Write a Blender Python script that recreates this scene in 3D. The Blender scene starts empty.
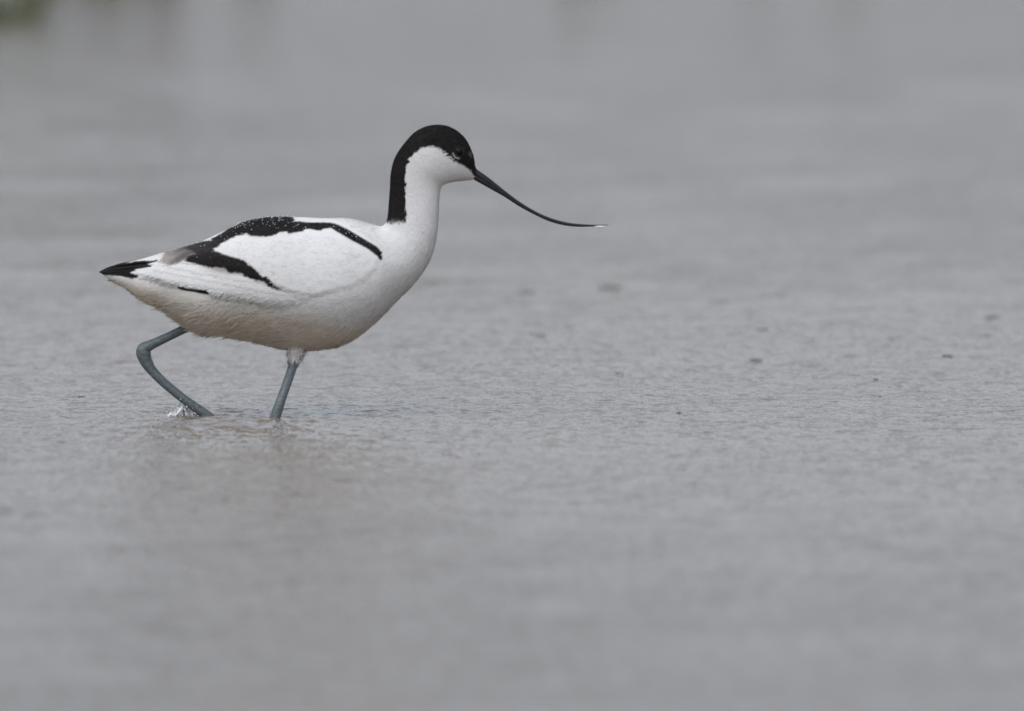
import bpy, math, random
import numpy as np

random.seed(7)
rng = np.random.default_rng(7)
S = bpy.context.scene
COL = S.collection
PX = 0.00087            # metres that one photograph pixel covers at the bird
CAM_H, CAM_D = 1.1, 15.0
FOOT = 417.0            # picture row of the water line at the bird

def wx(px): return (px - 512.0) * PX
def wz(py): return (FOOT - py) * PX

# ------------------------------------------------------------------ camera
cam_d = bpy.data.cameras.new('camera')
cam = bpy.data.objects.new('camera', cam_d)
COL.objects.link(cam)
aim_z = wz(355.5)
pitch = math.atan2(CAM_H - aim_z, CAM_D)
cam.location = (0, -CAM_D, CAM_H)
cam.rotation_euler = (math.pi / 2 - pitch, 0, 0)
axis_len = math.hypot(CAM_D, CAM_H - aim_z)
cam_d.sensor_width = 36
cam_d.lens = 36 * axis_len / (1024 * PX)
cam_d.clip_start = 0.1
cam_d.clip_end = 6000
cam_d.dof.use_dof = True
cam_d.dof.focus_distance = axis_len + 0.12
cam_d.dof.aperture_fstop = 6.6
cam_d.dof.aperture_blades = 0
S.camera = cam

def water_at(px, py, z=0.0):
    """the point of the level water surface seen at a picture point"""
    ux = (px - 512) * PX / axis_len
    uy = -(py - 355.5) * PX / axis_len
    f = np.array([0, math.cos(pitch), -math.sin(pitch)])
    u = np.array([0, math.sin(pitch), math.cos(pitch)])
    d = f + ux * np.array([1.0, 0, 0]) + uy * u
    t = (z - CAM_H) / d[2]
    return np.array([0, -CAM_D, CAM_H]) + t * d

# ------------------------------------------------------------------ sky, sun, exposure
SUN_EL, SUN_AZ = math.radians(58), math.radians(205)   # azimuth clockwise from +Y
W = bpy.data.worlds.new('World')
S.world = W
W.use_nodes = True
nt = W.node_tree
nt.nodes.clear()
N = nt.nodes.new
sky = N('ShaderNodeTexSky'); sky.sky_type = 'NISHITA'; sky.sun_disc = False
sky.sun_elevation = SUN_EL; sky.sun_rotation = SUN_AZ
sky.air_density = 1.0; sky.dust_density = 2.5; sky.ozone_density = 1.0
hs = N('ShaderNodeHueSaturation'); hs.inputs['Saturation'].default_value = 0.22
tc = N('ShaderNodeTexCoord'); sp = N('ShaderNodeSeparateXYZ')
mr = N('ShaderNodeMapRange'); mr.inputs[1].default_value = 0.0; mr.inputs[2].default_value = 1.0
mr.inputs[3].default_value = 1.05; mr.inputs[4].default_value = 1.52
cl = N('ShaderNodeTexNoise'); cl.inputs['Scale'].default_value = 3.0; cl.inputs['Detail'].default_value = 4
clr = N('ShaderNodeMapRange'); clr.inputs[1].default_value = 0.3; clr.inputs[2].default_value = 0.7
clr.inputs[3].default_value = 0.8; clr.inputs[4].default_value = 1.2
m0 = N('ShaderNodeMath'); m0.operation = 'MULTIPLY'
mx = N('ShaderNodeVectorMath'); mx.operation = 'SCALE'
bg = N('ShaderNodeBackground'); bg.inputs['Strength'].default_value = 0.1
wo = N('ShaderNodeOutputWorld')
L = nt.links.new
L(sky.outputs[0], hs.inputs['Color']); L(tc.outputs['Generated'], sp.inputs[0])
L(sp.outputs['Z'], mr.inputs[0]); L(tc.outputs['Generated'], cl.inputs['Vector'])
L(cl.outputs[0], clr.inputs[0]); L(mr.outputs[0], m0.inputs[0]); L(clr.outputs[0], m0.inputs[1])
tint = N('ShaderNodeVectorMath'); tint.operation = 'MULTIPLY'; tint.inputs[1].default_value = (0.948, 0.989, 1.072)
L(hs.outputs[0], tint.inputs[0]); L(tint.outputs[0], mx.inputs[0]); L(m0.outputs[0], mx.inputs['Scale'])
L(mx.outputs[0], bg.inputs['Color']); L(bg.outputs[0], wo.inputs[0])

sd = bpy.data.lights.new('sun', 'SUN')
sd.energy = 0.5; sd.angle = math.radians(30); sd.color = (1.0, 0.97, 0.93)
sun = bpy.data.objects.new('sun', sd); COL.objects.link(sun)
sun.rotation_euler = (math.pi / 2 - SUN_EL, 0, math.pi - SUN_AZ)
sun.location = (0, 0, 30)
S.view_settings.view_transform = 'Standard'
S.view_settings.look = 'None'
S.view_settings.exposure = 0.45
S.view_settings.gamma = 1.0
S.render.engine = 'CYCLES'
S.cycles.use_denoising = True
S.cycles.max_bounces = 8

# ------------------------------------------------------------------ helpers
def link_mesh(name, verts, faces, mat, parent=None, smooth=True, colors=None, origin=None):
    me = bpy.data.meshes.new(name)
    v = np.asarray(verts, dtype=np.float64)
    o3 = np.zeros(3)
    if origin is not None:
        o3 = np.array(origin, dtype=float)
    elif parent is not None:
        o3 = np.array(parent.matrix_basis.translation)
        p = parent.parent
        while p is not None:
            o3 = o3 + np.array(p.matrix_basis.translation); p = p.parent
    v = v - o3
    if isinstance(faces, np.ndarray):
        n, k = faces.shape
        me.vertices.add(len(v)); me.vertices.foreach_set('co', v.astype(np.float32).ravel())
        me.loops.add(n * k); me.loops.foreach_set('vertex_index', faces.astype(np.int32).ravel())
        me.polygons.add(n); me.polygons.foreach_set('loop_start', np.arange(0, n * k, k, dtype=np.int32))
        me.update(calc_edges=True); me.validate()
    else:
        me.from_pydata(v.tolist(), [], faces); me.update()
    if smooth:
        me.polygons.foreach_set('use_smooth', np.ones(len(me.polygons), dtype=bool))
    if colors is not None:
        a = me.attributes.new('plumage', 'FLOAT_COLOR', 'POINT')
        c = np.ones((len(v), 4), dtype=np.float32); c[:, :3] = colors
        a.data.foreach_set('color', c.ravel())
    for m in (mat if isinstance(mat, list) else [mat]):
        me.materials.append(m)
    o = bpy.data.objects.new(name, me); COL.objects.link(o)
    if origin is not None:
        o.location = origin
    if parent is not None:
        o.parent = parent
    return o

def tag(o, label, cat, group=None):
    o['label'] = label; o['category'] = cat
    if group: o['group'] = group
    return o

def structure(o, kind='structure'):
    o['kind'] = kind
    return o

class NB:
    """a small node-building helper"""
    def __init__(self, name):
        self.m = bpy.data.materials.new(name); self.m.use_nodes = True
        self.t = self.m.node_tree
        self.p = self.t.nodes['Principled BSDF']
    def n(self, kind, **kw):
        x = self.t.nodes.new('ShaderNode' + kind)
        for k, v in kw.items(): setattr(x, k, v)
        return x
    def l(self, a, b): self.t.links.new(a, b)
    def noise(self, scale, detail=3, vec=None, rough=0.5):
        x = self.n('TexNoise'); x.inputs['Scale'].default_value = scale
        x.inputs['Detail'].default_value = detail; x.inputs['Roughness'].default_value = rough
        if vec is not None: self.l(vec, x.inputs['Vector'])
        return x
    def obj(self): return self.n('TexCoord').outputs['Object']
    def mapped(self, sc, rot=(0, 0, 0)):
        x = self.n('Mapping'); x.inputs['Scale'].default_value = sc; x.inputs['Rotation'].default_value = rot
        self.l(self.obj(), x.inputs['Vector']); return x.outputs[0]
    def ramp(self, src, stops):
        x = self.n('ValToRGB'); e = x.color_ramp.elements
        while len(e) < len(stops): e.new(0.5)
        for el, (p, c) in zip(e, stops): el.position = p; el.color = (*c, 1)
        self.l(src, x.inputs[0]); return x.outputs[0]
    def bump(self, h, strength, dist, normal=None):
        x = self.n('Bump'); x.inputs['Strength'].default_value = strength; x.inputs['Distance'].default_value = dist
        self.l(h, x.inputs['Height'])
        if normal is not None: self.l(normal, x.inputs['Normal'])
        return x.outputs[0]
    def set(self, **kw):
        for k, v in kw.items():
            self.p.inputs[k.replace('_', ' ')].default_value = v
        return self

def simple(name, stops, scale, rough=0.6, bump=None, detail=4, **kw):
    b = NB(name)
    nz = b.noise(scale, detail, b.obj())
    b.l(b.ramp(nz.outputs[0], stops), b.p.inputs['Base Color'])
    b.set(Roughness=rough, **kw)
    if bump:
        b.l(b.bump(nz.outputs[0], bump[0], bump[1]), b.p.inputs['Normal'])
    return b.m

# ------------------------------------------------------------------ materials
def mat_water():
    b = NB('turbid_water')
    big = b.noise(1.3, 3, b.mapped((1, 0.5, 1)))
    c = b.ramp(big.outputs[0], [(0.3, (0.188, 0.156, 0.124)), (0.7, (0.222, 0.186, 0.150))])
    b.l(c, b.p.inputs['Base Color'])
    b.set(Roughness=0.06, IOR=1.333)
    f = b.noise(95, 2, b.mapped((1, 0.34, 1), (0, 0, 0.12)), 0.6)
    g = b.noise(34, 2, b.mapped((1, 0.6, 1), (0, 0, -0.15)), 0.5)
    n1 = b.bump(g.outputs[0], 1.0, 0.007)
    n2 = b.bump(f.outputs[0], 1.0, 0.005, n1)
    b.l(n2, b.p.inputs['Normal'])
    return b.m

def mat_plumage(name, bump=0.5):
    b = NB(name)
    a = b.n('Attribute'); a.attribute_name = 'plumage'
    nz = b.noise(420, 3, b.mapped((0.45, 1, 1), (0, 0.35, 0)))
    mr_ = b.n('MapRange'); mr_.inputs[1].default_value = 0.3; mr_.inputs[2].default_value = 0.7
    mr_.inputs[3].default_value = 0.97; mr_.inputs[4].default_value = 1.02
    b.l(nz.outputs[0], mr_.inputs[0])
    v = b.n('VectorMath'); v.operation = 'SCALE'
    b.l(a.outputs['Color'], v.inputs[0]); b.l(mr_.outputs[0], v.inputs['Scale'])
    b.l(v.outputs[0], b.p.inputs['Base Color'])
    b.set(Roughness=0.8, Specular_IOR_Level=0.1)
    if bump:
        st = b.noise(300, 3, b.mapped((0.22, 1, 1), (0, 0.4, 0)))
        b.l(b.bump(st.outputs[0], bump, 0.0015), b.p.inputs['Normal'])
    return b.m

M_water = mat_water()
M_body = mat_plumage('body_feathers', 0.14)
M_strand = mat_plumage('fine_feathers', 0)
M_leg = simple('blue_grey_leg_skin', [(0.3, (0.076, 0.096, 0.104)), (0.7, (0.128, 0.150, 0.158))], 330, 0.40, (0.9, 0.0012))
M_bill = simple('black_horn', [(0.3, (0.010, 0.010, 0.013)), (0.7, (0.022, 0.022, 0.027))], 250, 0.32, (0.15, 0.0005), Specular_IOR_Level=0.3)
M_eye = simple('dark_eye', [(0.4, (0.003, 0.002, 0.002)), (0.6, (0.006, 0.004, 0.003))], 300, 0.08, IOR=1.22)
M_lid = simple('eyelid_skin', [(0.3, (0.008, 0.007, 0.007)), (0.7, (0.02, 0.018, 0.018))], 900, 0.5)
M_black = simple('black_vane', [(0.3, (0.010, 0.009, 0.010)), (0.7, (0.024, 0.021, 0.021))], 260, 0.55, (0.4, 0.0008))
M_tail = simple('pale_vane', [(0.3, (0.50, 0.47, 0.43)), (0.7, (0.64, 0.61, 0.57))], 260, 0.7, (0.4, 0.0008))
M_drop = simple('water_bead', [(0.3, (0.80, 0.82, 0.85)), (0.7, (0.9, 0.9, 0.92))], 900, 0.08, Transmission_Weight=0.05, IOR=1.333)
M_bead = simple('hanging_water', [(0.3, (0.88, 0.89, 0.9)), (0.7, (0.93, 0.93, 0.94))], 900, 0.1)
M_splash = simple('splashed_water', [(0.3, (0.78, 0.78, 0.78)), (0.7, (0.93, 0.93, 0.94))], 240, 0.10, (0.5, 0.002), Transmission_Weight=0.0, IOR=1.333)
M_mudlump = simple('wet_mud', [(0.3, (0.055, 0.046, 0.030)), (0.7, (0.10, 0.085, 0.058))], 160, 0.5, (0.7, 0.002))
M_silt = simple('pale_wet_silt', [(0.3, (0.17, 0.15, 0.105)), (0.7, (0.24, 0.215, 0.16))], 160, 0.3, (0.7, 0.002))
M_bank = simple('shore_mud', [(0.3, (0.09, 0.08, 0.055)), (0.7, (0.16, 0.145, 0.11))], 3.5, 0.8, (0.6, 0.03))
M_grass = simple('green_grass_blade', [(0.3, (0.055, 0.078, 0.022)), (0.7, (0.12, 0.14, 0.05))], 14, 0.6)
M_dry = simple('dry_grass_blade', [(0.3, (0.085, 0.062, 0.034)), (0.7, (0.17, 0.13, 0.075))], 14, 0.7)

# ------------------------------------------------------------------ the shore and the ground beyond, under the water as bed
def grid_mesh(name, xs, ys, zf, mat, parent=None):
    X, Y = np.meshgrid(xs, ys)
    Z = zf(X, Y)
    nx, ny = len(xs), len(ys)
    idx = np.arange(nx * ny).reshape(ny, nx)
    f = np.stack([idx[:-1, :-1], idx[:-1, 1:], idx[1:, 1:], idx[1:, :-1]], -1).reshape(-1, 4)
    return link_mesh(name, np.stack([X, Y, Z], -1).reshape(-1, 3), f, mat, parent)

SHORE = 10.5
def ground_z(X, Y):
    edge = SHORE + 0.12 * np.sin(X * 1.7 + 1.0) + 0.07 * np.sin(X * 4.3) + 0.04 * np.sin(X * 9.1)
    t = Y - edge
    z = np.where(t < 0, -0.16 + 0.16 * np.exp(t / 0.5), 0.035 * (1 - np.exp(-np.maximum(t, 0) / 0.5)))
    z += 0.012 * np.sin(X * 6 + Y * 3) * np.exp(-np.abs(t) / 3)
    return z
gx = np.concatenate([[-2500, -600, -150, -40, -14], np.linspace(-6, 6, 121), [14, 40, 150, 600, 2500]])
gy = np.concatenate([[-40, -20], np.linspace(-14, 6, 30), np.linspace(6.3, 13, 70), [14.5, 18, 25, 60, 200, 700, 3000]])
structure(grid_mesh('ground', gx, gy, ground_z, M_bank))

# ------------------------------------------------------------------ the water
def graded(a, b, c0, c1, fine, coarse_max, growth):
    """coordinates a..b, spaced `fine` inside c0..c1 and widening outwards"""
    mid = list(np.arange(c0, c1 + fine / 2, fine))
    lo, s = [], fine
    x = c0
    while x > a:
        s = min(s * growth, coarse_max); x -= s; lo.append(max(x, a))
    hi, s = [], fine
    x = mid[-1]
    while x < b:
        s = min(s * growth, coarse_max); x += s; hi.append(min(x, b))
    return np.array(lo[::-1] + mid + hi)

FAR_FOOT = np.array([wx(209), 0.012])
NEAR_FOOT = np.array([wx(275.5), -0.030])
xs = graded(-40, 40, -0.47, 0.47, 0.0032, 3.0, 1.012)
ys = graded(-18, SHORE + 0.6, -0.60, 1.0, 0.0036, 0.9, 1.012)
DX, DY = np.meshgrid(np.gradient(xs), np.gradient(ys))
SP = np.maximum(DX, DY)
def water_z(X, Y):
    Z = np.zeros_like(X)
    r = np.random.default_rng(3)
    n = 110
    for i in range(n):
        lam = 0.016 * (0.5 / 0.016) ** (r.random() ** 1.3)
        ang = r.normal(-math.pi / 2 + 0.35, 0.75)
        k = 2 * math.pi / lam
        slope = 0.074 / math.sqrt(n) * math.sqrt(2) * (0.25 if lam > 0.2 else 0.32 if lam > 0.09 else 0.6 if lam > 0.05 else 1.25)
        att = np.clip((lam / SP - 3.0) / 3.0, 0, 1)
        if not att.any(): continue
        ph = r.random() * 6.28
        warp = 0.25 * lam * np.sin(X * 5.1 + i) + 0.25 * lam * np.sin(Y * 3.7 + 2 * i)
        Z += att * slope / k * np.sin(k * (X * math.cos(ang) + Y * math.sin(ang) + warp) + ph)
    for F, a0, lam in ((FAR_FOOT, 0.0009, 0.022), (NEAR_FOOT, 0.0008, 0.019)):
        d = np.hypot(X - F[0], Y - F[1])
        att = np.clip((lam / SP - 3.0) / 3.0, 0, 1)
        Z += att * a0 * np.sin(2 * math.pi * d / lam + 1.1) * np.exp(-d / 0.11) * np.clip(d / 0.01, 0, 1)
        Z += 0.0012 * np.exp(-(d / 0.007) ** 2)
    # choppy patch stirred up on the near side
    m = np.exp(-(((X - wx(228)) / 0.105) ** 2 + ((Y + 0.17) / 0.15) ** 2))
    for i in range(26):
        lam = 0.011 + 0.013 * r.random(); k = 2 * math.pi / lam
        ang = r.normal(-math.pi / 2, 0.9)
        Z += m * 0.00013 * lam / 0.016 * np.sin(k * (X * math.cos(ang) + Y * math.sin(ang)) + r.random() * 6.28) * np.clip((lam / SP - 3) / 1, 0, 1)
    # broken wavelets running outwards on the near side, short crests and gaps
    for q in range(34):
        y0 = -0.05 - 0.30 * r.random() ** 1.3
        x0 = wx(228) + r.normal() * (0.060 + 0.16 * abs(y0))
        ln_ = 0.005 + 0.012 * r.random()
        bow = 1.2 * (x0 - wx(228))
        Z += (0.0007 + 0.0008 * r.random()) * math.exp(y0 / 0.35) * np.exp(-((X - x0) / ln_) ** 2 - ((Y - y0 - bow * (X - x0)) / (0.008 + 0.006 * r.random())) ** 2)
    # low lip of pushed water running between the two legs
    t = np.clip((X - wx(158)) / (wx(285) - wx(158)), 0, 1)
    yl = 0.016 - 0.044 * t
    Z += 0.0011 * np.exp(-((Y - yl) / 0.007) ** 2) * np.clip((X - wx(140)) / 0.02, 0, 1) * np.clip((wx(290) - X) / 0.012, 0, 1)
    return Z
structure(grid_mesh('water', xs, ys, water_z, M_water))

# ------------------------------------------------------------------ grass tufts on the far shore
def make_tuft(px, py, height, spread, nblades, dry, label, lean=0.5):
    base = water_at(px, py)
    bz = float(ground_z(np.array([base[0]]), np.array([base[1]]))[0])
    base[2] = min(bz, 0.10) if bz > 0 else -0.02
    V, F, MI = [], [], []
    for i in range(nblades):
        a = random.random() * 6.283; r0 = spread * 0.55 * math.sqrt(random.random())
        x, y = r0 * math.cos(a), r0 * math.sin(a)
        h = height * random.uniform(0.45, 1.0); w = random.uniform(0.003, 0.007)
        out = lean * random.uniform(0.1, 1.0) * h
        a2 = a + random.uniform(-0.7, 0.7); tw = random.random() * 6.28
        n = 6; s = len(V)
        for j in range(n + 1):
            t = j / n
            cx = x + out * t * t * math.cos(a2); cy = y + out * t * t * math.sin(a2)
            cz = h * (t - 0.22 * lean * t ** 3)
            ww = w * (1 - t) ** 0.7 + 0.0004
            V.append((base[0] + cx - ww * math.cos(tw), base[1] + cy - ww * math.sin(tw), base[2] + cz))
            V.append((base[0] + cx + ww * math.cos(tw), base[1] + cy + ww * math.sin(tw), base[2] + cz))
        isdry = random.random() < dry
        for j in range(n):
            F.append((s + 2 * j, s + 2 * j + 1, s + 2 * j + 3, s + 2 * j + 2)); MI.append(1 if isdry else 0)
    o = link_mesh('grass_tuft', V, F, [M_grass, M_dry], origin=tuple(base))
    o.data.polygons.foreach_set('material_index', np.array(MI, dtype=np.int32))
    tag(o, label, 'grass', 'grass tufts along the far shore')

for a in [
    (6, 22, 0.12, 0.075, 42, 0.45, 'blurred dark green and brown grass tuft in the top left corner, standing in the water'),
    (40, -18, 0.14, 0.06, 60, 0.25, 'small olive green grass tuft just right of the corner tuft in the shallow water'),
    (104, -22, 0.16, 0.05, 60, 0.9, 'dark brown dry grass tuft at the far water edge, left of the tall reddish tuft'),
    (164, -30, 0.18, 0.04, 60, 1.0, 'tall reddish brown dry grass tuft at the far water edge above the tail'),
    (250, -30, 0.12, 0.05, 22, 0.2, 'short green grass tuft at the far water edge above the back of the bird'),
    (588, -26, 0.07, 0.06, 25, 0.3, 'olive green grass tuft at the far water edge above the bill tip'),
    (755, -46, 0.07, 0.05, 20, 0.7, 'brownish grass tuft at the far water edge, left of the dark green one'),
    (845, -46, 0.10, 0.04, 26, 0.1, 'dark green upright grass tuft at the far water edge, toward the right'),
]:
    make_tuft(*a)

# ------------------------------------------------------------------ mud specks that break the surface
def make_lump(px, py, w, h, label):
    dark = 'sharp' in label or 'speck' in label
    c = water_at(px, py)
    sc = (CAM_D + c[1]) / CAM_D
    rw = w * PX * sc / 2; rh = h * PX * sc * (1.0 if dark else 0.36 if ('blur' in label or 'soft' in label) else 0.15)
    r = np.random.default_rng(int(px * 7 + py))
    nu, nv = 22, 12
    V = []
    for j in range(nv + 1):
        th = math.pi * j / nv
        for i in range(nu):
            ph = 2 * math.pi * i / nu
            k = 1 + 0.22 * math.sin(2 * ph + px) + 0.14 * math.sin(3 * ph + py) * math.sin(th) + 0.06 * r.normal()
            V.append((c[0] + rw * k * math.sin(th) * math.cos(ph), c[1] + rw * 1.3 * k * math.sin(th) * math.sin(ph),
                      rh * (math.cos(th) * (1 + 0.25 * math.sin(ph * 2 + py)) - 0.15)))
    F = [(j * nu + i, j * nu + (i + 1) % nu, (j + 1) * nu + (i + 1) % nu, (j + 1) * nu + i) for j in range(nv) for i in range(nu)]
    o = link_mesh('mud_lump', V, F[::-1], M_mudlump if dark else M_silt, origin=(c[0], c[1], 0.0))
    tag(o, label, 'mud lump', 'small mud lumps breaking the water surface')

for a in [
    (679, 414, 6.5, 2.0, 'small sharp dark mud lump on the water right of the legs, level with the feet'),
    (876, 380, 5, 1.5, 'small sharp dark mud lump farthest right among the sharp ones, midway down the water'),
    (880, 397, 3, 0.9, 'tiny dark speck of mud just below the sharp right mud lump'),
    (945, 374, 12, 1.4, 'thin flat dark mud streak on the water near the right edge'),
    (947, 355, 12, 1.8, 'soft brown mud lump near the right edge, above the thin mud streak'),
    (761, 329, 13, 2.4, 'soft olive mud lump on the open water right of the bill'),
    (993, 316, 15, 3.0, 'blurred olive mud lump closest to the right edge'),
    (983, 335, 12, 2.2, 'blurred brown mud lump right below the one closest to the right edge'),
    (755, 359, 11, 1.6, 'flat brown mud lump below the soft olive one on the open water'),
    (732, 379, 8, 1.2, 'small thin brown mud lump between the legs and the right edge'),
    (610, 286, 22, 4.0, 'wide blurred olive mud lump on the water below the bill tip'),
    (540, 373, 9, 1.7, 'small brown mud lump right of the breast, nearer than the wide olive lump'),
    (619, 372, 9, 1.7, 'small olive mud lump straight below the bill tip'),
    (539, 398, 9, 1.4, 'thin brown mud lump on the water right of the near leg'),
    (538, 334, 18, 2.2, 'soft wide brown mud lump on the water in front of the breast'),
    (433, 281, 16, 3.0, 'blurred brown mud lump touching the outline of the breast'),
    (527, 291, 16, 2.4, 'faint blurred mud lump left of the wide olive one'),
    (67, 364, 8, 1.6, 'small brown mud lump left of the bent leg'),
    (82, 396, 9, 1.4, 'thin dark mud lump left of the splash'),
    (141, 333, 10, 2.2, 'soft pale brown mud lump beside the bent leg joint'),
    (134, 400, 7, 1.3, 'tiny brown mud lump between the thin dark lump and the splash'),
    (766, 457, 13, 2.4, 'blurred grey mud lump on the near water right of the bird'),
    (679, 470, 14, 2.2, 'blurred grey mud lump on the near water, left of the other near one'),
]:
    make_lump(*a)

# ------------------------------------------------------------------ the bird: outline as pairs (top, bottom) from tail to bill, half width in pixels
ST = np.array([
 (100, 271.2, 101, 272.8, 3), (108, 267, 109.5, 279.3, 8), (122, 263.5, 124, 287.2, 13), (140, 259.3, 141, 298.8, 19),
 (165, 251.6, 164, 310.5, 28), (182, 246.8, 179, 321.5, 34), (200, 241.7, 201, 333, 41), (226, 229.8, 230, 336.5, 48),
 (245, 221, 258, 342.3, 53), (272, 216.5, 285, 348.7, 57), (300, 217, 315, 349.9, 58), (325, 218.2, 340, 345.8, 57),
 (345, 217.9, 358, 336.5, 53), (360, 220.4, 377, 320.8, 47), (372, 224, 397, 300.8, 40), (381, 226, 416.6, 280.5, 32),
 (386, 222.5, 429.7, 260, 26), (388, 215, 436.3, 238, 22.5), (389, 203, 438.6, 213, 20), (390.2, 188, 439.2, 198.5, 18.7),
 (391.2, 172, 440.6, 189, 18.5), (395, 158, 443.5, 184.6, 19), (404, 143.8, 450, 182.2, 20), (416.5, 131, 456, 181, 20.5),
 (430, 125.4, 461, 180.5, 20), (445, 125.3, 465.5, 180, 18), (456, 130, 469, 179.7, 15), (465, 138, 471.5, 179.4, 11.5),
 (471, 149, 473, 179, 8.5), (474.3, 158.5, 474, 178.4, 6.5), (475.7, 166.8, 475, 178, 5.2), (478.5, 171.5, 477.5, 176.5, 2.5)], float)

def spline(P, n):
    """non-uniform Catmull-Rom through the rows of P"""
    c = (P[:, 0:2] + P[:, 2:4]) / 2
    d = np.maximum(np.linalg.norm(np.diff(P[:, :4], axis=0), axis=1), 1e-3) ** 0.6
    t = np.concatenate([[0], np.cumsum(d)])
    m = np.zeros_like(P)
    for i in range(len(P)):
        if i == 0: m[i] = (P[1] - P[0]) / (t[1] - t[0])
        elif i == len(P) - 1: m[i] = (P[i] - P[i - 1]) / (t[i] - t[i - 1])
        else:
            a = (P[i] - P[i - 1]) / (t[i] - t[i - 1]); b = (P[i + 1] - P[i]) / (t[i + 1] - t[i])
            w = (t[i] - t[i - 1]) / (t[i + 1] - t[i - 1])
            m[i] = a * (1 - w) + b * w
    q = np.linspace(0, t[-1], n)
    k = np.clip(np.searchsorted(t, q, side='right') - 1, 0, len(P) - 2)
    h = (t[k + 1] - t[k])[:, None]; s = ((q - t[k])[:, None]) / h
    return ((2 * s**3 - 3 * s**2 + 1) * P[k] + (s**3 - 2 * s**2 + s) * h * m[k]
            + (-2 * s**3 + 3 * s**2) * P[k + 1] + (s**3 - s**2) * h * m[k + 1])

def sdist(px, pz, poly):
    """signed distance to a polygon, positive inside"""
    P = np.array(poly, float); Q = np.roll(P, -1, 0)
    best = np.full(px.shape, 1e9); ins = np.zeros(px.shape, bool)
    for (ax, ay), (bx, by) in zip(P, Q):
        ex, ey = bx - ax, by - ay
        t = np.clip(((px - ax) * ex + (pz - ay) * ey) / max(ex * ex + ey * ey, 1e-9), 0, 1)
        best = np.minimum(best, (px - ax - t * ex) ** 2 + (pz - ay - t * ey) ** 2)
        if by != ay:
            c = ((ay > pz) != (by > pz)) & (px < (bx - ax) * (pz - ay) / (by - ay) + ax)
            ins ^= c
    d = np.sqrt(best)
    return np.where(ins, d, -d)

def sstep(a, b, x):
    t = np.clip((x - a) / (b - a), 0, 1); return t * t * (3 - 2 * t)

_lat = np.random.default_rng(11).random((256, 256))
def vnoise(x, y):
    xi = np.floor(x).astype(int); yi = np.floor(y).astype(int)
    fx = x - xi; fy = y - yi
    fx = fx * fx * (3 - 2 * fx); fy = fy * fy * (3 - 2 * fy)
    g = lambda a, b: _lat[a % 256, b % 256]
    return ((g(xi, yi) * (1 - fx) + g(xi + 1, yi) * fx) * (1 - fy) + (g(xi, yi + 1) * (1 - fx) + g(xi + 1, yi + 1) * fx) * fy)

UPPER_WING = [(382.5, 260), (383, 250), (375, 235), (345, 208), (240, 205), (175, 232), (140, 250), (140, 262), (165, 263),
              (200, 265), (228, 272), (243, 276), (262, 283), (285, 291.5), (300, 296), (316, 297), (331, 294.5), (349, 290.3), (368, 280.7), (378, 270)]
LOWER_WING = [(330, 290), (320, 240), (180, 232), (110, 262), (104, 276), (122, 277), (139, 279), (168.7, 285.8), (182.5, 289.8), (212, 296), (247.5, 302), (267, 307), (290, 308), (312, 302)]
BACK_BLACK = [(381.5, 259.5), (381.8, 252.8), (376, 247), (360, 237.4), (348.4, 230.5), (336.6, 224.4), (328.7, 222.4), (309, 222), (294.3, 221), (294.3, 212),
              (260, 212), (239.6, 221.5), (226, 229.8), (212, 239.2), (203, 241), (188, 244.8), (184, 248.5), (192, 250), (196, 253), (187, 257), (186, 261), (208, 266.5), (226, 268.3), (230, 272.8),
              (242, 273), (251.4, 278.7), (265.2, 281.9), (271, 287), (287.4, 292), (277, 286.4), (269, 277.5), (267.5, 275.8), (264, 277), (255.4, 268), (243.5, 259), (228, 255.2),
              (214, 249.4), (224, 242), (236, 236.5), (247.5, 233.3), (252, 236), (261.3, 236.6), (273, 235.6), (281, 232.5), (287.4, 231.3), (289.4, 234), (301, 231.5), (309, 228.5), (318, 230.7), (321, 230.3), (330.7, 227.4), (340.6, 232.5), (354.3, 240.4), (368, 247.4), (378, 255)]
TERTIAL_TIP = [(162, 259), (166, 251), (185, 245), (204, 241), (214, 249), (206, 256), (193, 257), (184, 260), (172, 265), (164, 263.5)]
WING_TIP = [(96, 274), (96, 264), (110.7, 265), (120, 263.3), (135, 261.4), (159, 259.2), (158, 261), (148, 263.6), (155, 264.6), (139, 268.9), (131, 272.6), (138.5, 274.4), (137, 277.5), (132, 278.6), (121.5, 276.2), (109, 275.2)]
UNDER_LINE = [(182.5, 288.3), (200, 289.4), (208, 290.4), (213, 295.3), (200, 293.2)]
CAP = [(384, 222), (384, 150), (405, 118), (450, 112), (490, 150), (481, 178), (474, 175.5), (469.6, 169), (463.6, 164.8), (456.8, 161.4), (450, 156.0), (443.6, 150), (437.5, 146), (429, 145.6),
       (422.3, 147), (417.3, 151.4), (412.2, 156.4), (408.8, 162.3), (406.3, 172.4), (406.3, 186), (405.8, 199.5), (406.5, 214.6), (405, 221), (398, 222.5), (390, 221.5)]
EYE = (459.2, 152.2)

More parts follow.
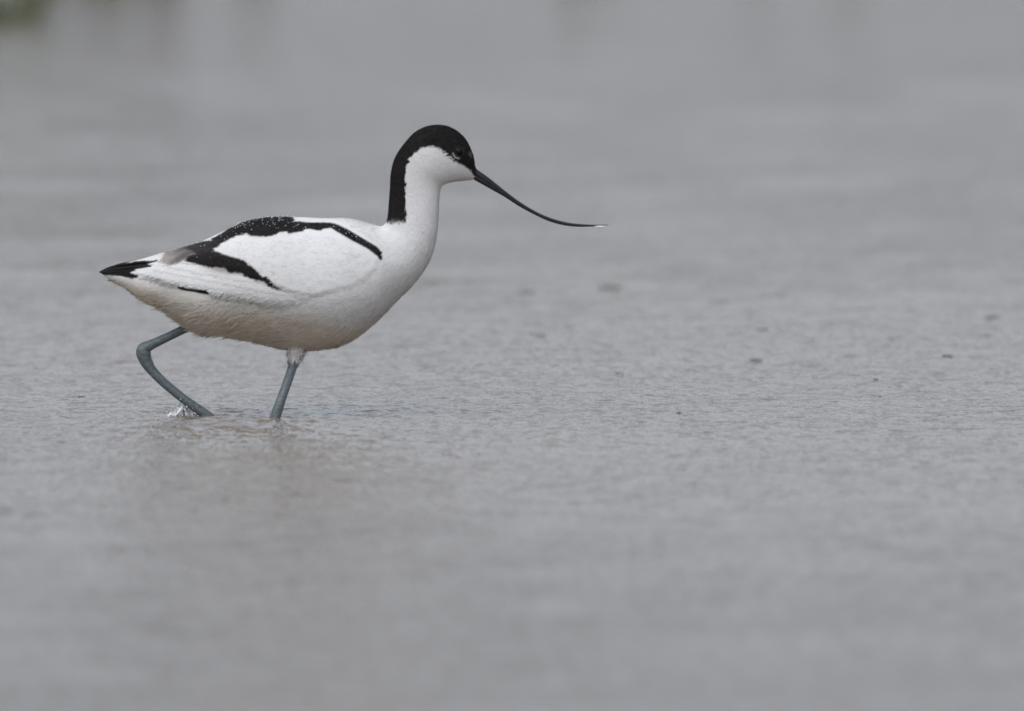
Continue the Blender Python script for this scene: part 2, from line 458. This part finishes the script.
def plumage(px, pz, ay):
    """feather colour at side-view position (px, pz), ay = distance from the middle plane in pixels"""
    w1 = (vnoise(px * 0.16 + 40, pz * 0.75) - 0.5); w2 = (vnoise(px * 0.55, pz * 0.9 + 17) - 0.5)
    qx = px + 1.6 * w1 + 0.8 * w2; qz = pz + 1.1 * w1 + 0.8 * w2
    hx = px + 2.4 * (vnoise(px * 0.8, pz * 0.35) - 0.5) + 1.6 * w2; hz = pz + 1.6 * (vnoise(px * 0.7 + 9, pz * 0.5) - 0.5)
    tone = vnoise(px * 0.06, pz * 0.09 + 5)
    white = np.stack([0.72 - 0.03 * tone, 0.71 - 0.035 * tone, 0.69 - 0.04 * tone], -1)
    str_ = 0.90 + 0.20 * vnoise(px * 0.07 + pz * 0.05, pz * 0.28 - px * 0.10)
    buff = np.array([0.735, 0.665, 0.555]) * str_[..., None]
    # stained buff feathers of belly and undertail, some warm shade painted in
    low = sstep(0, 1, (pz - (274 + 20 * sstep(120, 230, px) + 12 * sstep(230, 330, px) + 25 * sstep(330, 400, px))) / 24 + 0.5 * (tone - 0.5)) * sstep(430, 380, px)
    under = sstep(0.5, 6, -sdist(px, pz, LOWER_WING)) * (pz > 276) * sstep(300, 230, px)  # shade that begins below the wing edge, put into the belly colour
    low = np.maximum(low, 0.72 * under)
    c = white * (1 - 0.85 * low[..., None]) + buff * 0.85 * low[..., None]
    br = 0.009 + 0.012 * vnoise(px * 0.3, pz * 0.9)
    blk = np.stack([br, br * 0.88, br * 0.86], -1)
    def lay(c, k, colour):
        k = k[..., None]; return c * (1 - k) + colour * k
    soft = lambda d, s=0.8: sstep(-s, s, d)
    c = lay(c, soft(sdist(qx, qz, TERTIAL_TIP), 1.6) * 0.92, np.array([0.20, 0.172, 0.152]) * (0.12 + 0.65 * vnoise(px * 0.16 + 0.2 * pz, pz * 0.8 + 0.45 * px) + 0.85 * sstep(184, 165, px))[..., None])
    smudge = np.exp(-(((px - 222) / 16) ** 2 + ((pz - 270 - 0.12 * (px - 222)) / 4.5) ** 2)) * 0.6
    c = lay(c, smudge, np.stack([0.30 + 0 * px, 0.24 + 0 * px, 0.21 + 0 * px], -1))
    k = soft(sdist(qx, qz, BACK_BLACK) + 1.1 * sstep(325, 345, px), 1.0) * sstep(3.0, 6.0, ay + 4 * sstep(300, 285, px))
    brown = sstep(258, 250, np.abs(px - 190) * 0 + pz) * sstep(235, 180, px)
    c = lay(c, k, blk * (1 + 2.2 * brown[..., None]))
    c = lay(c, soft(sdist(qx, qz, WING_TIP)), blk)
    c = lay(c, soft(sdist(px, pz, UNDER_LINE), 0.6), blk)
    fade = sstep(224, 217, hz + 3 * w2)
    capd = np.where(pz > 200, sdist(hx, hz, CAP), sdist(hx, hz, CAP))
    c = lay(c, soft(capd, 0.7) * np.where((hx < 415) & (hz > 200), 0.25 + 0.75 * fade, 1.0), blk)
    # pale crescent behind and below the eye, pale spot on the lore
    ex, ez = px - EYE[0], pz - EYE[1]
    rr = np.hypot(ex, ez); an = np.degrees(np.arctan2(ez, ex))
    cres = np.exp(-((rr - 6.1) / 0.75) ** 2) * sstep(70, 95, an) * sstep(188, 165, an)
    c = lay(c, 0.62 * cres, np.stack([0.46 + 0 * px, 0.45 + 0 * px, 0.44 + 0 * px], -1))
    lore = np.exp(-(((px - 471) / 1.5) ** 2 + ((pz - 155.3) / 1.8) ** 2))
    c = lay(c, 0.7 * lore, np.stack([0.22 + 0 * px, 0.19 + 0 * px, 0.17 + 0 * px], -1))
    return c

BIRD = bpy.data.objects.new('avocet', None); COL.objects.link(BIRD)
BIRD.location = (NEAR_FOOT[0], 0, 0); BIRD.empty_display_size = 0.1
tag(BIRD, 'black and white avocet with upcurved bill, wading to the right through shallow water', 'bird')

NR, NS = 720, 360
SPL = spline(ST, NR)
phi = np.linspace(0, 2 * math.pi, NS, endpoint=False)
cx = (SPL[:, 0] + SPL[:, 2]) / 2; cz = (SPL[:, 1] + SPL[:, 3]) / 2
axx = (SPL[:, 0] - SPL[:, 2]) / 2; azz = (SPL[:, 1] - SPL[:, 3]) / 2
hw = np.maximum(SPL[:, 4], 0.5)
co, si = np.cos(phi), np.sin(phi)
# the breast and belly are fuller than the back
PXg = cx[:, None] + axx[:, None] * co; PZg = cz[:, None] + azz[:, None] * co
keel = sstep(0.15, -0.9, co)[None, :] * sstep(120, 170, PXg) * sstep(215, 262, PZg) * (0.25 + 0.75 * sstep(380, 290, PXg))
PYg = hw[:, None] * np.sign(si) * np.abs(si) ** (0.92 + 0.75 * keel)      # pixels
side = np.sign(PYg + 1e-9)
ay = np.abs(PYg)
PZs = PZg + 0.07 * ay
wob = 2.0 * (vnoise(PXg * 0.12, PZg * 0.3) - 0.5) + 1.2 * (vnoise(PXg * 0.5, PZg * 0.5) - 0.5)
d_low = sstep(-0.5, 6.5, np.maximum(sdist(PXg, PZs + wob, LOWER_WING), sdist(PXg, PZs + wob, UPPER_WING))) * 4.2 * (0.35 + 0.65 * sstep(310, 240, PXg)) * sstep(112, 165, PXg)
d_up = sstep(-0.5, 5.5, sdist(PXg, PZs + wob, UPPER_WING)) * 1.7 * sstep(150, 195, PXg)
d = (d_low * (0.2 + 0.8 * sstep(350, 270, PXg)) + d_up * (0.4 + 0.6 * sstep(350, 270, PXg))) * sstep(4, 26, ay)
# overlapping rows of covert feathers, and the long edges of the folded flight feathers
uu = (395 - PXg) * 0.90 + (PZg - 220) * 0.44; vv = (PZg - 220) * 0.90 - (395 - PXg) * 0.44
uu = uu + 4 * (vnoise(PXg * 0.06, PZg * 0.06) - 0.5)
row = np.floor(vv / 7.5); fv = vv / 7.5 - row
ut = uu / 15.0 + 0.5 * (row % 2) + 0.23 * np.sin(row * 2.3) + 0.32 * (2 * fv - 1) ** 2
scal = (ut - np.floor(ut)) ** 2 * (1 - 0.6 * (2 * fv - 1) ** 2)
in_up = sstep(1, 9, sdist(PXg, PZs, UPPER_WING)) * sstep(150, 200, PXg)
d += 0.16 * scal * in_up * sstep(4, 20, ay)
in_low = sstep(0, 4, sdist(PXg, PZs, LOWER_WING)) * (1 - in_up) * sstep(120, 150, PXg)
qq = (PZg - 0.17 * PXg + 1.2 * (vnoise(PXg * 0.03, PZg * 0.1) - 0.5)) / 6.2
d += 0.3 * (qq - np.floor(qq)) ** 1.5 * in_low * sstep(4, 16, ay)
# slight relief of overlapping feather rows and body muscle
d += 0.25 * (vnoise(PXg * 0.10 + 3, PZg * 0.22) - 0.5) * sstep(4, 20, ay) * sstep(420, 360, PXg)
PYg = PYg + side * d
bv = np.stack([wx(PXg), PYg * PX, wz(PZg)], -1)
ids = np.arange(NR * NS).reshape(NR, NS)
bf = np.stack([ids[:-1], np.roll(ids, -1, 1)[:-1], np.roll(ids, -1, 1)[1:], ids[1:]], -1).reshape(-1, 4)
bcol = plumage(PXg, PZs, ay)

# bare legs: tubes along joints (x px, row, side offset m, radius px)
def tube(path, n=20, sub=14, ring=None):
    P = np.array(path, float)
    out = []
    for i in range(len(P) - 1):
        p0 = P[max(i - 1, 0)]; p1 = P[i]; p2 = P[i + 1]; p3 = P[min(i + 2, len(P) - 1)]
        for s in np.linspace(0, 1, sub, endpoint=False):
            out.append(0.5 * (2 * p1 + (p2 - p0) * s + (2 * p0 - 5 * p1 + 4 * p2 - p3) * s**2 + (-p0 + 3 * p1 - 3 * p2 + p3) * s**3))
    out.append(P[-1]); Q = np.array(out)
    T = np.gradient(Q[:, :3], axis=0); T /= np.linalg.norm(T, axis=1)[:, None]
    B = np.array([0, 1.0, 0]); V = []
    for i in range(len(Q)):
        n1 = np.cross(T[i], B); n1 /= np.linalg.norm(n1); n2 = np.cross(n1, T[i])
        for k in range(n):
            a = 2 * math.pi * k / n
            V.append(Q[i, :3] + Q[i, 3] * (math.cos(a) * n1 + 0.9 * math.sin(a) * n2))
    I = np.arange(len(Q) * n).reshape(len(Q), n)
    F = np.stack([I[:-1], np.roll(I, -1, 1)[:-1], np.roll(I, -1, 1)[1:], I[1:]], -1).reshape(-1, 4)
    return np.array(V), F
def legpt(px, py, y, r): return (wx(px), y, wz(py) - 0.07 * y, r * PX)
far_leg = [legpt(*a) for a in [(212, 315, .012, 5.5), (184.5, 328.6, .012, 4.4), (165, 338, .012, 4.5), (154, 343.2, .012, 4.8), (148.3, 346.0, .012, 5.5), (143.9, 348.8, .012, 6.8), (143.2, 353.2, .012, 7.5),
           (144.8, 358.8, .012, 6.6), (147.4, 364.2, .012, 6.0), (151.5, 370.2, .012, 5.0), (163, 382.2, .012, 4.6), (185, 400.3, .012, 4.6), (208.5, 417.0, .012, 5.0), (232, 437, .012, 4.6)]]
near_leg = [legpt(*a) for a in [(298, 345, .002, 5.0), (296, 355, -.005, 4.6), (293.4, 364.5, -.010, 4.7), (288.5, 379.5, -.017, 4.6), (281.5, 399.5, -.026, 4.8), (274.8, 419.5, -.030, 5.4), (267, 446, -.034, 4.8)]]
lv1, lf1 = tube(far_leg); lv2, lf2 = tube(near_leg)
# feathered thigh that the near leg comes out of
thigh = [legpt(*a) for a in [(301, 330, .002, 6), (298.5, 343, .001, 7.2), (296.8, 350, -.002, 7.2), (295.4, 354.5, -.0045, 5.2), (294.4, 358.8, -.0075, 4.2)]]
tv, tf = tube(thigh)
thigh2 = [legpt(*a) for a in [(232, 305, .010, 13), (215, 314, .012, 10), (200, 321, .012, 7), (193, 324.5, .012, 5)]]
tv2, tf2 = tube(thigh2)
nb = NR * NS
thc = np.tile([[0.66, 0.61, 0.53]], (len(tv), 1)); thc2 = np.tile([[0.68, 0.62, 0.54]], (len(tv2), 1))
allv = np.concatenate([bv.reshape(-1, 3), tv, tv2, lv1, lv2])
o1 = nb; o2 = o1 + len(tv); o3 = o2 + len(tv2); o4 = o3 + len(lv1)
allf = np.concatenate([bf, tf + o1, tf2 + o2, lf1 + o3, lf2 + o4])
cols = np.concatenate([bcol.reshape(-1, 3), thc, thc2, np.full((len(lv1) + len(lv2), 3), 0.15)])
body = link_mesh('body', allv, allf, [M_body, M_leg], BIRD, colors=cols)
mi = np.zeros(len(allf), np.int32); mi[len(bf) + len(tf) + len(tf2):] = 1
if len(body.data.polygons) == len(mi):
    body.data.polygons.foreach_set('material_index', mi)

# ---- fine feathers: many thin tapered barbs lying back over the body
def build_strands():
    # surface frame of the loft
    du = np.gradient(bv, axis=0); dv = (np.roll(bv, -1, 1) - np.roll(bv, 1, 1)) / 2
    nrm = np.cross(dv, du); nl = np.linalg.norm(nrm, axis=-1, keepdims=True)
    area = nl[..., 0].copy()
    nrm = nrm / np.maximum(nl, 1e-12)
    out = np.stack([0 * PXg, PYg, 0 * PXg], -1) + np.stack([PXg - cx[:, None], 0 * PXg, -(PZg - cz[:, None])], -1)
    sgn = np.sign((nrm * out).sum(-1, keepdims=True)); nrm = nrm * np.where(sgn == 0, 1, sgn)
    tb = -du / np.maximum(np.linalg.norm(du, axis=-1, keepdims=True), 1e-12)
    r = np.random.default_rng(21)
    p = area.ravel().copy()
    gxp = PXg.ravel(); gzp = PZs.ravel()
    p *= np.where(gxp < 112, 0.0, 1.0)
    head = sstep(262, 215, gzp) * sstep(380, 392, gxp)
    p *= 1 + 2.2 * head
    eye_d = np.hypot(gxp - EYE[0], gzp - EYE[1])
    p *= (eye_d > 7.6) & (sdist(gxp, gzp, UNDER_LINE) < -3.0)
    sd_ = sdist(gxp, gzp, BACK_BLACK); p *= 1 - ((sd_ < 0.5) & (sd_ > -5.5) & (gxp > 300))
    p *= (gxp < 474)
    p *= 1 - 0.6 * (sdist(gxp, gzp, UPPER_WING) > 3)
    p /= p.sum()
    n = 52000
    pick = r.choice(len(p), n, p=p)
    ii, jj = pick // NS, pick % NS
    base = bv[ii, jj] + du[ii, jj] * r.uniform(-.5, .5, (n, 1)) + dv[ii, jj] * r.uniform(-.5, .5, (n, 1))
    nn = nrm[ii, jj]; t = tb[ii, jj]
    bx = gxp[pick]; bz = gzp[pick]; hd = head[pick]
    low = sstep(0.05, -0.75, nn[:, 2]) * sstep(430, 380, bx) * (0.35 + 0.65 * sstep(320, 230, bx)) * (bz > 262)
    wing = sstep(300, 285, bz) * (1 - hd) * sstep(395, 375, bx)
    t = t + np.array([0, 0, -1.0]) * (0.10 + 0.35 * low + 0.30 * wing * (bz > 232))[:, None] * (1 - hd)[:, None] + (0.16 - 0.07 * wing)[:, None] * r.normal(size=(n, 3))
    t -= nn * (t * nn).sum(-1, keepdims=True)
    t /= np.maximum(np.linalg.norm(t, axis=1, keepdims=True), 1e-9)
    ln = (8.0 * (1 - hd) + 3.6 * hd + 3.0 * low - 3.4 * wing) * r.uniform(0.6, 1.2, n) * PX
    ln *= 1 - 0.5 * sstep(170, 120, bx)
    lift = (0.022 + 0.12 * low + 0.03 * hd - 0.015 * wing) * r.uniform(0.2, 1.6, n) + 0.30 * low * (r.random(n) < 0.10) * (vnoise(bx * 0.12, bx * 0) > 0.42)
    near_edge = (np.abs(sdist(bx, bz, BACK_BLACK)) < 4.5) | (np.abs(sdist(bx, bz, WING_TIP)) < 3)
    ln = np.where(near_edge, ln * 0.55, ln)
    wd = np.where(near_edge, 0.72, 1.0) * (0.55 - 0.15 * hd) * PX * r.uniform(0.7, 1.3, n)
    s = np.cross(t, nn)
    b0 = base - nn * (0.3 * PX)
    mid = base + t * (ln * 0.55)[:, None] + nn * (ln * (lift * 0.8) + (0.15 - 0.07 * wing) * PX)[:, None]
    tip = base + t * ln[:, None] + nn * (ln * lift * 0.9 + 0.1 * PX)[:, None] + np.array([0, 0, -1]) * (ln * 0.10 * low)[:, None]
    V = np.stack([b0 - s * wd[:, None], b0 + s * wd[:, None], mid + s * wd[:, None] * .9, mid - s * wd[:, None] * .9,
                  tip + s * wd[:, None] * .25, tip - s * wd[:, None] * .25], 1).reshape(-1, 3)
    k = np.arange(n)[:, None] * 6
    F = np.concatenate([k + [0, 1, 2, 3], k + [3, 2, 4, 5]], 1).reshape(-1, 4)
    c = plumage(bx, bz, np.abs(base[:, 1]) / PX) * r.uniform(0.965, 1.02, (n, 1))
    return V, F, np.repeat(c, 6, 0)
sv, sf, sc_ = build_strands()
# the loose tuft around the top of the near leg
def tuft_strands(pathpts, n, colour, down):
    r = np.random.default_rng(33); V = []; F = []
    P = np.array(pathpts)
    for i in range(n):
        q = r.random() * (len(P) - 1.001); k = int(q); f = q - k
        c = P[k] * (1 - f) + P[k + 1] * f
        t = P[k + 1][:3] - P[k][:3]; t /= np.linalg.norm(t)
        a = r.random() * 6.28
        n1 = np.cross(t, [0, 1, 0]); n1 /= np.linalg.norm(n1); n2 = np.cross(n1, t)
        o = math.cos(a) * n1 + math.sin(a) * n2
        b = c[:3] + o * c[3] * 0.97
        dr = t + 0.30 * r.normal(size=3) + np.array(down) * 0.25 + o * 0.12
        dr /= np.linalg.norm(dr)
        s = np.cross(dr, o); L_ = r.uniform(4, 10) * PX; w = 0.42 * PX
        k0 = len(V)
        m = b + dr * L_ * .55 + o * .2 * PX; e = b + dr * L_ + o * .1 * PX
        V += [b - s * w, b + s * w, m + s * w, m - s * w, e + s * w * .3, e - s * w * .3]
        F += [(k0, k0 + 1, k0 + 2, k0 + 3), (k0 + 3, k0 + 2, k0 + 4, k0 + 5)]
    return np.array(V), np.array(F), np.tile([colour], (len(V), 1))
a1 = tuft_strands(thigh[:3], 900, (0.68, 0.62, 0.54), (0, 0, -1))
a1b = tuft_strands(thigh[1:], 1500, (0.80, 0.78, 0.74), (0, 0, -1))
a1 = (np.concatenate([a1[0], a1b[0]]), np.concatenate([a1[1], a1b[1] + len(a1[0])]), np.concatenate([a1[2], a1b[2]]))
a2 = tuft_strands(thigh2[:3], 500, (0.68, 0.62, 0.54), (-1, 0, -.3))
plv = np.concatenate([sv, a1[0], a2[0]]); plf = np.concatenate([sf, a1[1] + len(sv), a2[1] + len(sv) + len(a1[0])])
plc = np.concatenate([sc_, a1[2], a2[2]])
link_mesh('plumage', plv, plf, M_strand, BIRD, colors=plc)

# ---- wing tips (folded primaries) and tail, as overlapping curved vanes
def vane(root, tip, width, bow, tilt, th=0.35):
    """a feather: tapered vane from root to tip (px, row, y px); returns verts, faces"""
    R, T = np.array(root, float), np.array(tip, float)
    n, m = 22, 5
    V = []
    for sgn in (1, -1):
        for i in range(n + 1):
            t = i / n
            c = R * (1 - t) + T * t; c[1] += bow * math.sin(math.pi * t)
            w = width * (0.55 + 0.45 * math.sin(math.pi * min(t * 1.1, 1) * 0.5)) * (1 - max(0, (t - 0.72) / 0.28) ** 2.2) ** 0.5 + 0.12
            for j in range(m):
                u = (j / (m - 1) - 0.5) * 2
                y = c[2] + u * w * math.sin(tilt)
                z = c[1] + u * w * math.cos(tilt)
                cam_ = (1 - u * u) * 0.5 + sgn * th * (1 - u * u * .8)
                V.append((wx(c[0]), (y + math.copysign(cam_, c[2]) if sgn > 0 else y + math.copysign(cam_, c[2])) * PX, wz(z - 0.2 * (1 - u * u))))
    def id_(s, i, j): return s * (n + 1) * m + i * m + j
    F = []
    for s in (0, 1):
        for i in range(n):
            for j in range(m - 1):
                q = (id_(s, i, j), id_(s, i, j + 1), id_(s, i + 1, j + 1), id_(s, i + 1, j))
                F.append(q if s == 0 else q[::-1])
    for i in range(n):
        for j in (0, m - 1):
            F.append((id_(0, i, j), id_(0, i + 1, j), id_(1, i + 1, j), id_(1, i, j)))
    return V, F
def join_vanes(name, vs, mat):
    V, F = [], []
    for v, f in vs:
        k = len(V); V += v; F += [tuple(i + k for i in q) for q in f]
    return link_mesh(name, V, F, mat, BIRD)
def surf_y(px, pz):
    dd = (PXg - px) ** 2 + (PZg - pz) ** 2
    dd = np.where(PYg < 0, dd, 1e9)
    k = np.argmin(dd); return -PYg.ravel()[k]
yu0, yu1 = surf_y(213, 294), surf_y(183, 288.5)
for s in (-1, 1):
    join_vanes('wing_tip', [
        vane((160, 260.6, s * 19.0), (110, 267.4, s * 6.0), 1.5, -1.6, 0.5),
        vane((152, 265.0, s * 21.0), (104, 270.2, s * 5.0), 1.9, -0.9, 0.4),
        vane((141, 270.2, s * 17.0), (99.3, 271.8, s * 3.0), 2.2, 0.2, 0.35),
        vane((139, 275.4, s * 15.5), (108, 273.4, s * 4.5), 2.0, 0.9, 0.3)], M_black)
for s in (-1, 1):
    join_vanes('folded_primary', [
        vane((217, 295.6 - 0.07 * yu0, s * (yu0 + 0.9)), (178, 287.4 - 0.07 * yu1, s * (yu1 + 0.9)), 2.0, -0.6, 0.45),
        vane((210, 292.4 - 0.07 * yu0, s * (yu0 + 1.2)), (185, 287.6 - 0.07 * yu1, s * (yu1 + 1.2)), 1.4, -0.2, 0.45)], M_black)
join_vanes('tail', [vane((150, 284 - abs(y) * .12, y), (106.5 + abs(y) * .25, 280.5 - abs(y) * .15, y * 0.75), 2.2, 0.8, 1.25) for y in (-9, -6, -3, -0.8, 0.8, 3, 6, 9)], M_tail)

# ---- bill
BL = np.array([(472, 166.5, 471, 178.5), (475.8, 168.8, 474.2, 179.3), (481.5, 172.6, 480.5, 182.6), (488, 177.2, 487, 186.3), (496, 183.5, 495.3, 191.0), (504, 189.9, 503.3, 195.6), (519.6, 201.5, 519, 205.8), (535, 210.9, 534.6, 214.3),
               (550.6, 217.8, 550.3, 221.3), (566, 222, 565.8, 225.2), (581, 223.9, 581, 226.5), (594, 224.5, 594, 226.2), (603, 224.5, 603, 225.4), (608.5, 224.3, 608.5, 224.7)], float)
bs = spline(np.concatenate([BL, np.ones((len(BL), 1))], 1), 150)
n = 28; V = []
for i, (tx, tz, bx_, bz_, _) in enumerate(bs):
    mx_, mz_ = (tx + bx_) / 2, (tz + bz_) / 2
    g_ = 1.10 if i > 6 else 1.0
    tx, tz, bx_, bz_ = mx_ + (tx - mx_) * g_, mz_ + (tz - mz_) * g_, mx_ + (bx_ - mx_) * g_, mz_ + (bz_ - mz_) * g_
    h = math.hypot(tx - bx_, tz - bz_) / 2
    t = i / (len(bs) - 1)
    wid = h * (0.82 + 0.5 * t)
    for k in range(n):
        a = 2 * math.pi * (k + 0.5) / n
        pinch = 1 - 0.30 * math.exp(-((math.cos(a) + 0.1) / 0.16) ** 2) * (1 - t)
        V.append((wx((tx + bx_) / 2 + (tx - bx_) / 2 * math.cos(a)), wid * math.sin(a) * pinch * PX, wz((tz + bz_) / 2 + (tz - bz_) / 2 * math.cos(a))))
I = np.arange(len(bs) * n).reshape(len(bs), n)
F = np.stack([I[:-1], np.roll(I, -1, 1)[:-1], np.roll(I, -1, 1)[1:], I[1:]], -1).reshape(-1, 4)
bill = link_mesh('bill', V, F, M_bill, BIRD)

def blob(c, r, nu=12, nv=8):
    V = []
    for j in range(nv + 1):
        th = math.pi * j / nv
        for i in range(nu):
            ph = 2 * math.pi * i / nu
            V.append((c[0] + r[0] * math.sin(th) * math.cos(ph), c[1] + r[1] * math.sin(th) * math.sin(ph), c[2] + r[2] * math.cos(th)))
    F = [(j * nu + i, (j + 1) * nu + i, (j + 1) * nu + (i + 1) % nu, j * nu + (i + 1) % nu) for j in range(nv) for i in range(nu)]
    return V, F
def blobs(name, items, mat, parent, seg=(12, 8)):
    V, F = [], []
    for c, r in items:
        v, f = blob(c, r, *seg); k = len(V); V += v; F += [tuple(i + k for i in q) for q in f]
    return link_mesh(name, V, F, mat, parent)
# water hanging along the underside of the bill tip
blobs('water_drop', [((wx(599), 0, wz(226.2)), (6.5 * PX, 1.2 * PX, 1.05 * PX)), ((wx(584), 0, wz(227.2)), (10 * PX, 0.8 * PX, 0.45 * PX))], M_bead, bill)

# ---- eyes
def surf_y(px, pz):
    dd = (PXg - px) ** 2 + (PZg - pz) ** 2
    dd = np.where(PYg < 0, dd, 1e9)
    k = np.argmin(dd); return -PYg.ravel()[k]
ey = surf_y(*EYE)
for s in (-1, 1):
    e = blobs('eye', [((wx(EYE[0]), s * (ey - 2.4) * PX, wz(EYE[1] - 0.07 * ey)), (4.4 * PX, 3.9 * PX, 4.4 * PX))], M_eye, BIRD, (32, 20))
    V, F = [], []; nu, nv = 40, 10
    for i in range(nu):
        a = 2 * math.pi * i / nu
        for j in range(nv):
            b_ = 2 * math.pi * j / nv
            rr = 4.3 + 0.45 * math.cos(b_)
            slope = 0.32 * math.cos(a)   # the head narrows toward the bill
            V.append((wx(EYE[0] + rr * math.cos(a)), s * (ey - 0.3 - slope * 3.2 + 0.45 * math.sin(b_)) * PX, wz(EYE[1] - 0.07 * ey + rr * math.sin(a) * 0.95)))
    F = [(i * nv + j, ((i + 1) % nu) * nv + j, ((i + 1) % nu) * nv + (j + 1) % nv, i * nv + (j + 1) % nv) for i in range(nu) for j in range(nv)]
    link_mesh('eyelid', V, F, M_lid, e)

# ---- beads of water sitting on the dark back feathers
r = np.random.default_rng(5)
cand = np.argwhere((bcol[..., 0] < 0.12) & (PXg > 180) & (PXg < 383) & (PZg < 262) & (PZg > 210))
items = []
while len(items) < 300:
    i, j = cand[r.integers(len(cand))]
    xq, zq = PXg[i, j], PZg[i, j]
    up = BACK_BLACK
    # most beads lie along the upper edge of the stripe
    if r.random() > (0.15 + 0.85 * (zq < 226) if xq < 300 else 0.12 + 0.88 * (zq < 221 + max(xq - 325, 0) * 0.48)): continue
    rad = PX * (0.22 + 0.34 * r.random() ** 2)
    sgn_ = np.sign(PYg[i, j])
    items.append(((bv[i, j, 0], bv[i, j, 1] + sgn_ * rad * .9, bv[i, j, 2] + rad * 1.0), (rad, rad, rad * .85)))
beads = blobs('water_beads', items, M_drop, BIRD, (8, 6))
beads['kind'] = 'stuff'

# ------------------------------------------------------------------ splash behind the moving leg
def make_splash():
    r = np.random.default_rng(9)
    V, F = [], []
    base = np.array([wx(190), 0.016, 0.0])
    def add(v, f):
        k = len(V); V.extend(v); F.extend([tuple(i + k for i in q) for q in f])
    # thin curved tongues of water thrown up behind the shank
    for (x0, x1, h, lean, w) in [(171, 182.5, 18.5, 0, 2.2), (174, 184.5, 14, 0, 1.8), (178, 186, 12, 0, 2.4), (183, 190, 10, 0, 2.0), (189, 194, 8.5, 0, 1.8), (193, 198, 6, 0, 2.0), (168, 170, 4, 0, 2.2)]:
        n, m = 14, 10; v = []
        y0 = 0.010 + 0.012 * r.random()
        for i in range(n + 1):
            t = i / n
            c = np.array([wx(x0 + (x1 - x0) * t ** 0.8), y0 + 0.004 * math.sin(2.2 * t + x0), wz(FOOT + 1.0) + h * PX * t ** 0.9])
            rad = w * PX * (1 - t) ** 0.55 * (1 + 0.25 * math.sin(9 * t + x0)) + 0.15 * PX
            for j in range(m):
                a = 2 * math.pi * j / m
                v.append((c[0] + rad * math.cos(a), c[1] + 1.3 * rad * math.sin(a), c[2] + 0.4 * rad * math.cos(a)))
        f = [(i * m + j, i * m + (j + 1) % m, (i + 1) * m + (j + 1) % m, (i + 1) * m + j) for i in range(n) for j in range(m)]
        add(v, f)
    # a ragged thin sheet of water behind the tongues
    nx_, nz_ = 40, 14; v = []
    for sgn in (1, -1):
        for i in range(nx_ + 1):
            px = 169 + 29 * i / nx_
            top = np.interp(px, [169, 173, 182, 185, 191, 198], [1.5, 9, 20, 16, 10, 2]) * (0.72 + 0.3 * math.sin(px * 1.9) * math.sin(px * 0.83 + 1))
            for j in range(nz_ + 1):
                t = j / nz_
                v.append((wx(px + 2.5 * t * math.sin(px * 0.7)), 0.017 + 0.003 * math.sin(px * 1.1 + 3 * t) + sgn * 0.0005 * (1 - t) + sgn * 0.0001, wz(FOOT + 1.2) + top * PX * t))
    kk = (nx_ + 1) * (nz_ + 1); f = []
    for sg in (0, 1):
        for i in range(nx_):
            for j in range(nz_):
                q = [sg * kk + i * (nz_ + 1) + j, sg * kk + (i + 1) * (nz_ + 1) + j, sg * kk + (i + 1) * (nz_ + 1) + j + 1, sg * kk + i * (nz_ + 1) + j + 1]
                f.append(tuple(q if sg else q[::-1]))
    add(v, f)
    for i in range(34):
        px = r.uniform(166, 200); hmax = np.interp(px, [164, 172, 183, 192, 202], [2, 11, 20, 11, 3])
        rad = PX * r.uniform(0.25, 0.75)
        add(*blob((wx(px), 0.014 + r.normal() * 0.007, hmax * PX * r.random()), (rad, rad, rad * r.uniform(1, 1.5)), 10, 7))
    o = link_mesh('water_splash', np.array(V), F, M_splash, origin=tuple(base))
    tag(o, 'small clear white splash of water thrown up behind the bent moving leg', 'splash')
make_splash()
